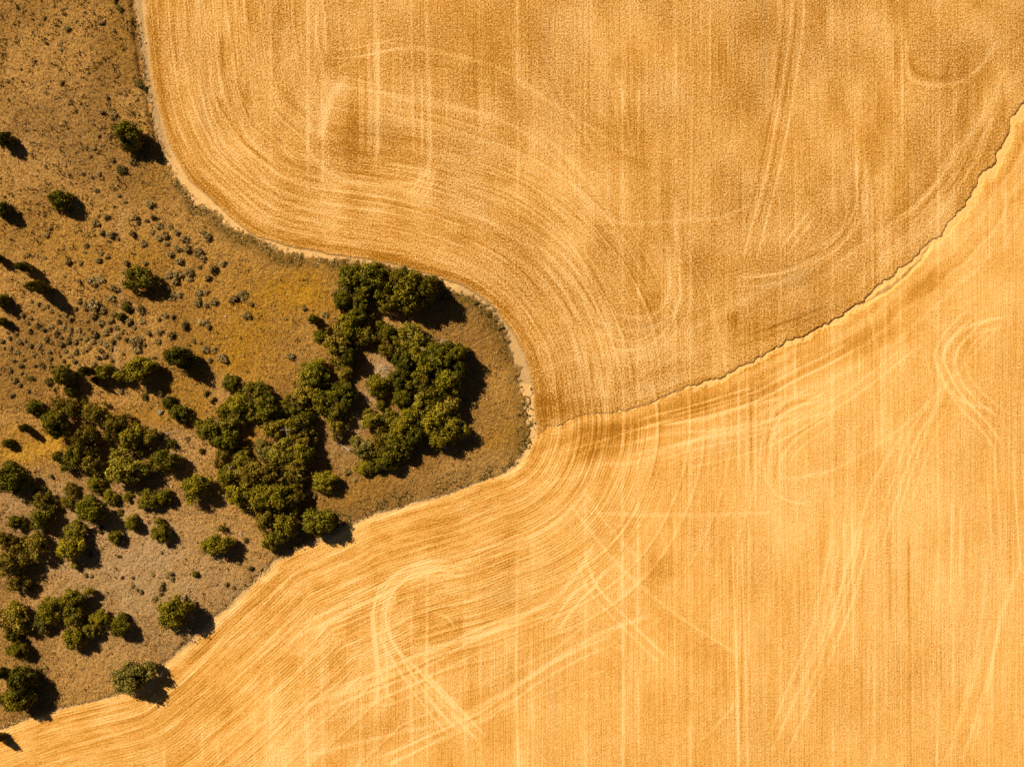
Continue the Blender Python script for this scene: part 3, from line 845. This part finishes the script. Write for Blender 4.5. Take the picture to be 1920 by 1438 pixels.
tr(132, 733, 14, J, 3); tr(195, 698, 18, J, 4.2); tr(161, 697, 11, J, 6)
tr(62, 765, 17, J, 3.4); tr(102, 793, 30, O, 5.6, 'dark green tree at the upper left corner of the left grove')
tr(108, 757, 16, SP, 3.4); tr(140, 764, 22, SP, 5); tr(178, 775, 26, SP, 5.4)
tr(45, 803, 10, J, 3.8); tr(14, 831, 11, J, 2.4, 'low dark bush in bright golden grass at the left edge')
tr(160, 822, 31, SP, 5.8); tr(213, 800, 28, O, 5.4); tr(246, 820, 27, O, 5.4); tr(278, 817, 20, SP, 4)
tr(107, 856, 12, O, 2.2); tr(137, 858, 26, O, 4.8); tr(168, 868, 25, SP, 4.6)
tr(237, 875, 47, P, 6.2, 'broad olive tree at the centre of the left grove', 37); tr(308, 862, 34, O, 5, 'olive tree on the right flank of the left grove', 28)
tr(372, 914, 35, O, 5.4, 'round dark tree on bare ground left of the middle grove', 30)
tr(20, 898, 39, J, 6.4, 'big dark tree cut by the left edge beside golden grass', 33)
tr(132, 916, 15, O, 2.2); tr(178, 908, 18, O, 2.6); tr(206, 933, 16, O, 2.3)
tr(78, 936, 27, SP, 3.6); tr(72, 970, 31, O, 4.8); tr(29, 979, 17, O, 2.8); tr(131, 940, 19, O, 2.8)
tr(168, 957, 38, J, 5.6, 'dark domed tree on bare ground below the left grove', 28)
tr(275, 936, 22, O, 3.2); tr(238, 930, 11, P, 1.4); tr(307, 932, 17, O, 3); tr(248, 981, 17, J, 2.6); tr(300, 999, 22, O, 3.2); tr(215, 1008, 16, O, 2.8)
tr(139, 1000, 26, P, 3.4); tr(131, 1030, 31, O, 5); tr(60, 1026, 32, SP, 4.8); tr(8, 1012, 19, O, 4); tr(17, 1053, 32, SP, 6); tr(28, 1093, 23, O, 4.4); tr(58, 1102, 8, O, 1.2)
tr(406, 1020, 34, O, 4.6, 'ragged lone tree on the bare slope left of the middle grove', 25)
tr(365, 1077, 7, J, 1.0, 'tiny dark bush alone on the bare slope above the large round tree')
tr(325, 1148, 37, O, 6.6, 'large round tree near the inner corner of the lower field', 33)
tr(135, 1121, 28, O, 4.6, 'yellow-green tree at the top of the small lower grove', 20); tr(134, 1150, 25, P, 4.4); tr(90, 1146, 26, O, 3.8); tr(78, 1168, 20, G_, 3)
tr(187, 1163, 20, O, 3.2); tr(223, 1176, 22, O, 3.8); tr(138, 1195, 26, O, 4.4); tr(170, 1181, 17, O, 3.2)
tr(22, 1161, 34, SP, 5); tr(22, 1192, 14, O, 3); tr(32, 1222, 22, O, 3.8)
tr(38, 1278, 30, J, 6.4, 'upper of the two big dark trees low on the left edge'); tr(30, 1312, 33, O, 6.2, 'lower of the two big trees low on the left edge', 26); tr(-2, 1265, 13, J, 4.5)
tr(245, 1273, 43, G_, 6.2, 'grey-brown tree leaning its shadow over the lower field edge', 34)
tr(-4, 1384, 11, J, 4, 'dark tree cut by the left frame edge below the scrub')
# small bushes between the groves
tr(433, 716, 17, J, 2.6); tr(336, 776, 21, J, 3.4); tr(316, 754, 15, J, 2.6); tr(176, 713, 8, J, 1.5); tr(235, 577, 9, J, 1.6, 'small green bush just below the pale round olive tree'); tr(226, 595, 8, J, 1.6)
# middle grove
tr(475, 744, 33, O, 5.2); tr(447, 757, 22, O, 4); tr(503, 765, 26, O, 5); tr(478, 776, 18, O, 3.4); tr(420, 770, 15, O, 3); tr(433, 787, 22, O, 4.2); tr(392, 800, 33, O, 4.6); tr(424, 820, 26, J, 4.4)
tr(590, 702, 30, O, 4.8); tr(572, 740, 28, SP, 4.6); tr(606, 752, 26, O, 4.8); tr(642, 742, 27, O, 5); tr(634, 773, 22, O, 4.4); tr(633, 800, 21, O, 3.8); tr(548, 762, 22, O, 4.6)
tr(516, 800, 27, SP, 4.6); tr(562, 792, 26, O, 5); tr(570, 822, 23, O, 4.6); tr(532, 842, 29, P, 5); tr(566, 850, 25, O, 5); tr(496, 846, 20, G_, 2.6)
tr(418, 852, 19, O, 3); tr(455, 862, 20, P, 3.2); tr(424, 890, 22, O, 3.6); tr(468, 888, 26, SP, 4.6); tr(508, 880, 28, SP, 5.4); tr(548, 886, 27, SP, 5)
tr(447, 928, 25, O, 4.8); tr(487, 932, 27, O, 5.6); tr(527, 930, 29, O, 6); tr(552, 925, 20, SP, 4.6); tr(497, 975, 23, SP, 4.8); tr(534, 985, 26, O, 5.6); tr(507, 1013, 19, O, 4)
tr(605, 902, 27, O, 3.8, 'small domed tree above the neat round tree', 21)
tr(597, 978, 35, J, 5.6, 'neat round tree at the lower field edge with its shadow on stubble', 29)
# right grove
tr(658, 520, 28, J, 5.6); tr(698, 520, 33, J, 6.4); tr(682, 540, 22, J, 5)
tr(757, 520, 20, J, 5.8); tr(768, 545, 38, O, 8.6, 'tallest green tree of the right grove, casting its biggest shadow', 36); tr(802, 540, 25, J, 7.8); tr(728, 566, 22, O, 5.6); tr(770, 572, 20, O, 6)
tr(642, 560, 21, J, 3.8); tr(672, 592, 21, J, 4.6); tr(692, 594, 12, SP, 3); tr(658, 612, 28, O, 5.2); tr(600, 630, 14, J, 2.6); tr(630, 650, 33, O, 5.6)
tr(727, 625, 21, O, 4.2); tr(768, 635, 31, P, 4.6); tr(728, 656, 18, SP, 3.6); tr(745, 637, 15, O, 3.6); tr(757, 676, 22, O, 5); tr(752, 705, 22, O, 5)
tr(828, 668, 33, O, 6.6); tr(858, 662, 20, J, 6.2); tr(800, 686, 25, O, 6); tr(798, 715, 25, SP, 5.6); tr(838, 712, 31, J, 6); tr(862, 690, 18, J, 5.6)
tr(645, 692, 18, SP, 3); tr(707, 722, 22, O, 4); tr(756, 744, 22, O, 4.4); tr(794, 752, 26, O, 5.2); tr(832, 755, 30, SP, 5.6); tr(698, 784, 24, O, 3.8, None, 18); tr(714, 758, 11, O, 2)
tr(754, 802, 25, O, 5); tr(780, 778, 25, O, 5); tr(815, 790, 30, O, 6); tr(848, 797, 29, O, 6); tr(824, 818, 24, O, 5); tr(682, 840, 24, G_, 3.6); tr(714, 828, 24, O, 4.4); tr(744, 838, 26, O, 5); tr(722, 860, 23, O, 4.4); tr(680, 874, 19, O, 2.4); tr(705, 872, 14, J, 2.4)
tr(645, 720, 14, SP, 2.6); tr(718, 545, 24, J, 5.4); tr(742, 528, 20, O, 5.6); tr(676, 566, 20, J, 4.2); tr(684, 630, 20, O, 4.4); tr(655, 668, 20, O, 4.6); tr(782, 662, 20, O, 5); tr(776, 712, 22, O, 5); tr(815, 738, 22, O, 5.4); tr(778, 815, 22, O, 5); tr(730, 780, 14, O, 3)

rk = random.Random(21)
for i, t in enumerate(T):
    if t[5] is None and t[4] == O:
        u = rk.random()
        T[i] = t[:4] + (P if u < .16 else SP if u < .30 else J if u < .46 else O,) + t[5:]
labs = auto_labels([(t[0], t[1], ('small ' if t[2] < 16 else '') + LOOK[t[4]]) for t in T], 'tree')
cnt = 0
first = {}
for (px, py, r, h, kind, label, ry), auto in zip(T, labs):
    hc = h * .5
    x = (px - 960) * PX * (H - hc) / H; y = (719 - py) * PX * (H - hc) / H
    root = bpy.data.objects.new(NAME[kind], None)
    S.collection.objects.link(root)
    root.empty_display_size = .5
    root.location = (x, y, ground_z(x, y) - .05)
    rot = random.uniform(-.25, .25) + random.choice([0, math.pi]) if abs(r - ry) > 2 else random.uniform(0, 6.28)
    root.rotation_euler = (0, 0, rot)
    if 20 < px < 340 and 740 < py < 1110:
        r, ry = r * .96, ry * .96
    elif label is None and px > 420:
        r, ry = r * 1.06, ry * 1.06
    root.scale = (r * PX * (H - hc) / H, ry * PX * (H - hc) / H, h)
    for nm, pool in (('trunk', TRUNKS), ('crown', CROWNS[kind])):
        o = bpy.data.objects.new(nm, pool[cnt % len(pool)])
        o.parent = root
        S.collection.objects.link(o)
    cnt += 1
    root["label"] = label or auto
    root["category"] = 'tree' if r >= 12 else 'bush'
    root["group"] = 'trees scattered over the scrub slope'


# ---- sagebrush
def bush_mesh(seed, mat):
    rng = np.random.default_rng(seed)
    C = []; N = []; Tn = []
    for i in range(int(rng.integers(5, 10))):
        a = rng.random() * 6.283; u = rng.random() ** .6 * .62
        c = np.array([math.cos(a) * u, math.sin(a) * u, .45 * (1 - u * .5)])
        n = 44
        d = rng.normal(size=(n, 3)); d[:, 2] = np.abs(d[:, 2]) - .2; d /= np.linalg.norm(d, axis=1, keepdims=True)
        C.append(c + d * rng.uniform(.12, .46, n)[:, None]); N.append(d + np.array([0, 0, .4])); Tn.append(np.clip(rng.uniform(.2, .8) + rng.normal(0, .2, n), 0, 1))
    d = rng.normal(size=(70, 3)); d /= np.linalg.norm(d, axis=1, keepdims=True)
    C.append(d * rng.uniform(.1, .75, 70)[:, None] * np.array([1, 1, .4]) + np.array([0, 0, .25])); N.append(d); Tn.append(np.clip(rng.normal(.4, .2, 70), 0, 1))
    C = np.vstack(C); C[:, 2] = np.clip(C[:, 2], .02, None)
    v, f, t = leaves(C, np.vstack(N), .125, np.concatenate(Tn), rng)
    return mesh_from("sagebrush", v, f, mat, t)


SAGE = [bush_mesh(50 + i, MAT['sage']) for i in range(6)]
WEED = [bush_mesh(70 + i, MAT['weed']) for i in range(3)]
Z2 = """720,110,20 930,195,25 1110,205,42 885,140,20 785,300,35 1010,310,35 1030,350,25 710,355,35 760,420,35 820,440,40 880,465,25 985,430,40
1190,375,35 1230,440,45 1180,465,35 1070,510,35 1240,510,30 1320,425,30 1380,475,40 1400,540,45 1320,540,35 1270,585,40 1520,420,35 1550,455,40
1480,570,45 1510,620,40 1340,640,40 1660,660,40 1580,690,50 1550,760,40 1410,720,45 1330,740,45 1260,740,40 1310,790,40 1420,780,35 1490,680,25
640,520,30 625,570,20 730,630,35 745,575,25 790,600,25 505,640,35 600,650,25 680,790,55 740,770,45 585,785,25 480,755,18 840,840,45 870,850,30
830,920,45 700,970,60 640,980,40 770,1000,40 690,1050,35 750,1100,35 700,1180,40 780,1170,40 815,1150,25 940,960,35w 980,990,25 1050,1000,45 910,1050,35w
960,1090,40 1060,1090,35 1250,840,30 1340,890,35 1290,900,35 1480,870,40 1540,870,30 1480,940,45 1540,970,30 1600,940,45 1810,890,50 1740,920,45
1880,960,25 1840,1040,50 1520,1100,50 1560,1130,35 1390,1120,40w 1230,1040,35 1290,1050,25 1190,1170,40 1110,1170,30 1280,1190,45 1010,1250,55
1060,1220,35 1180,1240,30 1020,1310,40 1450,1230,30 1500,1250,20 1540,1300,35 1600,1305,30 1570,1380,25 1680,1370,45 270,1120,30 320,1150,30
330,610,20 210,590,20 370,390,25 340,440,25 1130,300,35 1090,330,25 1270,380,25 1140,420,25 940,650,30 1080,650,30 650,1090,25 590,940,28"""
Z1 = """830,820,35 840,865,40 760,840,25 520,770,30 740,1020,25 840,1200,30 990,1210,40 905,1270,42w 880,1335,20w 740,1300,25 790,720,25 340,320,22
460,620,22 380,830,20 760,170,25 500,215,30 890,65,35w 860,5,30w 1040,620,40w 1050,1300,15 700,1110,25 850,230,18 630,90,18 325,130,22 455,375,18
255,460,16 150,515,16 275,800,16 1085,670,22w 1120,850,22w 1130,900,18w 640,1110,25 670,1170,20 760,1090,22 685,1330,20 615,1300,22"""
Z4 = """1270,380,28 1280,425,26 1240,405,22 1200,490,34 1190,530,30 1215,455,22 1150,570,26 985,475,22 1050,520,22 1020,500,20 310,390,32 1450,600,28
1870,340,28w 640,390,24 680,400,20 1140,390,22 1210,225,20 890,255,22w 680,240,30w 1840,130,24w 1780,300,22 1690,460,22 340,1080,22 300,1100,20 330,1120,22
270,1090,18 1740,485,22 440,270,18 1620,470,14 990,410,20 910,410,18"""
sage = []
def rd(txt, x0, y0):
    for q in txt.split():
        w = q.endswith('w'); a, b, c = [float(k) for k in q.rstrip('w').split(',')]
        sage.append((x0 + a / 3.994, y0 + b / 3.994, c / 3.994, w))
rd(Z2, 0, 330); rd(Z1, 0, 0); rd(Z4, 0, 980)
sage += [(25, 712, 9, False), (35, 722, 7, False), (55, 710, 10, True), (90, 715, 11, True), (300, 735, 10, False), (270, 745, 10, True), (418, 673, 12, False), (545, 668, 11, False),
         (893, 569, 6, True), (917, 590, 6, True), (940, 615, 6, True), (888, 760, 8, False), (890, 745, 6, False), (663, 900, 5, False), (650, 885, 8, False), (590, 930, 9, False), (570, 578, 7, False),
         (608, 590, 8, False), (225, 960, 8, True), (188, 992, 8, True), (97, 893, 6, True), (325, 828, 6, True), (312, 822, 8, False), (350, 822, 7, False), (378, 845, 8, True), (400, 750, 9, True), (388, 738, 8, True)]
# the dense low sage left of the trail
rs = random.Random(5)
tries = 0
while len(sage) < 298 and tries < 6000:
    tries += 1
    px, py = rs.uniform(2, 300), rs.uniform(560, 745)
    dens = blob_s = math.exp(-((px - 130) / 130) ** 2 - ((py - 645) / 60) ** 2)
    if rs.random() > dens: continue
    r = rs.uniform(4.5, 8.5)
    if any((px - a) ** 2 + (py - b) ** 2 < (.8 * (r + c)) ** 2 for a, b, c, _ in sage): continue
    if any((px - t[0]) ** 2 + (py - t[1]) ** 2 < (r + t[2] * .8) ** 2 for t in T): continue
    sage.append((px, py, r, False))
sl = auto_labels([(a, b, ('small ' if c < 8 else 'wide ' if c > 11 else '') + ('dark green' if w else 'grey')) for a, b, c, w in sage], 'shrub')
for i, (px, py, r, w) in enumerate(sage):
    r *= .95
    h = r * PX * random.uniform(.8, 1.15)
    x = (px - 960) * PX * (H - h * .5) / H; y = (719 - py) * PX * (H - h * .5) / H
    pool = WEED if w else SAGE
    o = bpy.data.objects.new('bush' if w else 'sagebrush', pool[i % len(pool)])
    S.collection.objects.link(o)
    o.location = (x, y, ground_z(x, y) - .03)
    o.rotation_euler = (0, 0, random.uniform(0, 6.28))
    o.scale = (r * PX * random.uniform(.95, 1.35), r * PX * random.uniform(.7, 1.1), h * random.uniform(.9, 1.3))
    o["label"] = sl[i]; o["category"] = 'shrub'; o["group"] = 'low shrubs on the dry grass slope'


# ---- grass tufts and weeds that nobody could count
def tufts(name, label, n, density, blades, hmin, hmax, mat, seed, lean=.75):
    rng = np.random.default_rng(seed)
    V = []; Tn = []
    tot = 0
    while tot < n:
        x = rng.uniform(-128, 6, 20000); y = rng.uniform(-92, 100, 20000)
        ix = np.clip(np.searchsorted(gx, x), 0, NX - 1); iy = np.clip(np.searchsorted(gy, y), 0, NY - 1)
        keep = rng.random(20000) < density[iy, ix]
        x, y, ix, iy = x[keep], y[keep], ix[keep], iy[keep]
        z = Z[iy, ix]
        m = len(x); tot += m
        hh = rng.uniform(hmin, hmax, m)
        tt = rng.normal(.5, .2, m)
        for b in range(blades):
            a = rng.random(m) * 6.283; ln = rng.uniform(.3, 1.0, m) * lean * hh; ox = rng.normal(0, .25, (2, m)) * hh
            w = rng.uniform(.05, .11, m) * (hh / .3) ** .5
            bx, by = x + ox[0], y + ox[1]
            ca, sa = np.cos(a), np.sin(a)
            tx, ty = bx + ca * ln, by + sa * ln
            v = np.stack([np.stack([bx - sa * w, by + ca * w, z - .02], 1), np.stack([bx + sa * w, by - ca * w, z - .02], 1),
                          np.stack([tx, ty, z + hh * rng.uniform(.6, 1, m)], 1)], 1)
            V.append(v.reshape(-1, 3)); Tn.append(np.clip(tt + rng.normal(0, .15, m), 0, 1))
    V = np.vstack(V); f = np.arange(len(V)).reshape(-1, 3)
    o = bpy.data.objects.new(name, mesh_from(name, V, f, mat, np.concatenate(Tn)))
    S.collection.objects.link(o)
    o["kind"] = "stuff"; o["label"] = label; o["category"] = 'grass'
    return o


scr_d = (dSw < -.1).astype(float)
clump = fbm(120, X / 1.4, Y / 1.4, 2)
tufts('dry_grass', 'short dry straw-coloured grass covering the slope', 46000, scr_d * (.25 + .6 * sstep(.45, .65, clump)) * np.clip(1 - .5 * bare, .2, 1), 4, .12, .34, MAT['straw'], 3)
upl = ((PYY < 480) * (PXX < 300) * .5 + .12) * sstep(.52, .68, clump)
tufts('weeds', 'tiny dark weeds freckling the dry slope', 4200, scr_d * upl, 7, .14, .40, MAT['weed'], 4)
edge_d = np.clip(np.exp(-((dSw + .5) / .6) ** 2) * (PXX > 320) * .5 + ((dSw > -1.4) & (dFw < 0) & (PYY > 725) & (PYY < 880) & (PXX > 940)) * .9 + np.exp(-((dSw + 1.2) / 1.3) ** 2) * (PYY > 870) * (PXX > 600) * .6 + np.exp(-((dSw + .1) / .5) ** 2) * (PXX < 320) * (PYY < 420) * .6, 0, 1) * (dFw < -.1)
tufts('edge_weeds', 'taller rank weeds fringing the edge of the scrub', 700, edge_d * .35 * sstep(.42, .62, clump), 7, .14, .34, MAT['weed'], 5)


tufts('pale_grass', 'tall bleached grass leaning along the edge of the scrub', 900, np.clip(np.exp(-((dS - .2) / .7) ** 2), 0, 1) * (dFw < -.3) * .5 * sstep(.35, .6, clump) * (PXX < 700), 6, .12, .3, MAT['pale_straw'], 6, 1.1)


# ---- dead wood and stones
def thing(name, me, px, py, label, cat, rot=0, sc=1.0, h=0):
    x = (px - 960) * PX * (H - h) / H; y = (719 - py) * PX * (H - h) / H
    o = bpy.data.objects.new(name, me)
    S.collection.objects.link(o)
    o.location = (x, y, ground_z(x, y)); o.rotation_euler = (0, 0, rot)
    o.scale = (sc, sc, sc)
    o["label"] = label; o["category"] = cat
    return o


v, f = join([tube([(-1.5, 1.1, .18), (-.9, .75, .2), (-.2, .25, .17), (.5, -.25, .2), (1.2, -.72, .22), (1.5, -.95, .2)], [.05, .10, .13, .16, .2, .17], 8),
             tube([(-.9, .75, .2), (-1.3, .7, .45), (-1.6, .8, .5)], [.06, .04, .015], 5), tube([(-.2, .25, .2), (-.2, .7, .35)], [.06, .02], 5)])
thing('fallen_log', mesh_from('fallen_log', v, f, DEADW, smooth=True), 643, 836, 'pale bleached fallen log lying on bare ground between the two groves', 'log')


def twigs(seed, n, L, rad, mat, up=.5):
    r = random.Random(seed); parts = []
    for k in range(n):
        a = r.random() * 6.283; l = L * r.uniform(.5, 1)
        p1 = (math.cos(a) * l * .5, math.sin(a) * l * .5, l * up * .6)
        p2 = (math.cos(a + .2) * l, math.sin(a + .2) * l, l * up)
        parts.append(tube([(0, 0, 0), p1, p2], [rad, rad * .7, rad * .25], 5))
        for j in range(3):
            b = a + r.uniform(-1, 1); q = l * r.uniform(.2, .5)
            parts.append(tube([p1, (p1[0] + math.cos(b) * q, p1[1] + math.sin(b) * q, p1[2] + q * .4)], [rad * .5, rad * .15], 4))
    v, f = join(parts)
    return mesh_from('dead_branches', v, f, mat, smooth=True)


dead = [(826, 638, 9, 1.5, .04, 2.2, 'bleached bare branches sticking out of the top of the right grove'), (718, 692, 18, 1.7, .035, .2, 'pale tangle of dead brush in the clearing of the right grove'),
        (538, 806, 6, 1.3, .035, 4.0, 'pale dead twigs poking out of a thin crown in the middle grove'), (431, 878, 4, .9, .05, 2.4, 'short white snag at the left side of the middle grove'),
        (693, 578, 12, 1.3, .03, .2, 'pale dead brush in the gap below the dark trees of the right grove'), (668, 775, 12, 1.3, .045, .2, 'grey dead brush on bare soil between middle and right groves'),
        (792, 655, 6, 1.2, .035, 3.2, 'thin bare branches left of the bleached ones')]
for k, (px, py, n, L, rad, z, lab) in enumerate(dead):
    o = thing('dead_branches', twigs(200 + k, n, L, rad, DEADW, .45), px, py, lab, 'dead wood', h=z)
    if z > 1:      # a standing dead stem carries the bare limbs up through the leaves
        v, f = tube([(0, 0, -z), (.05, 0, -z * .5), (0, 0, 0)], [rad * 1.8, rad * 1.5, rad], 6)
        st = bpy.data.objects.new('stem', mesh_from('stem', v, f, DEADW, smooth=True)); st.parent = o
        S.collection.objects.link(st)
        o.location.z += z


def rock_mesh(seed, mat, n=3):
    rng = random.Random(seed)
    import bmesh
    bm = bmesh.new()
    for k in range(n):
        g_ = bmesh.ops.create_icosphere(bm, subdivisions=2, radius=rng.uniform(.5, 1))['verts']
        ox, oy = (0, 0) if k == 0 else (rng.uniform(-1, 1), rng.uniform(-1, 1))
        for q in g_:
            q.co *= 1 + rng.uniform(-.16, .16)
            q.co = Vector((q.co.x + ox, q.co.y * .75 + oy, q.co.z * .6 + .2))
    me = bpy.data.meshes.new('boulder'); bm.to_mesh(me); bm.free(); me.materials.append(mat)
    return me


for k, (px, py, r, n, m, lab, nm) in enumerate([(316, 813, .42, 1, GROCK, 'smooth grey boulder alone on bare soil right of the left grove', 'boulder'),
        (299, 771, .5, 3, GROCK, 'jagged grey rock pile above the golden grass strip', 'rock_pile'), (133, 992, .5, 3, GROCK, 'grey cracked rocks between two trees below the dark domed tree', 'rock_pile'),
        (272, 80, .22, 3, ROCK, 'white stones on the dirt margin at the upper left', 'stone_heap'), (240, 18, .2, 1, ROCK, 'white stone beside the ditch at the top edge', 'stone'),
        (945, 874, .26, 1, ROCK, 'pale round stone in grass near the tip of the scrub', 'stone'), (834, 838, .3, 3, ROCK, 'white stones in grass under the right grove', 'stone_heap'),
        (424, 594, .28, 1, ROCK, 'pale flat stone in golden grass right of the sagebrush', 'stone'), (80, 995, .4, 3, ROCK, 'pale broken rocks under the thin brown tree at left', 'rock_pile'),
        (452, 1003, .3, 2, ROCK, 'pale rock fragments right of the ragged lone tree', 'rock_pile'), (93, 1131, .25, 2, ROCK, 'white rocks above the small lower grove', 'rock_pile'),
        (322, 912, .22, 1, ROCK, 'small pale stone left of the round tree on bare ground', 'stone'), (357, 1012, .18, 1, ROCK, 'tiny white stone left of the ragged lone tree', 'stone')]):
    thing(nm, rock_mesh(300 + k, m, n), px, py, lab, 'rock', rot=k, sc=r)
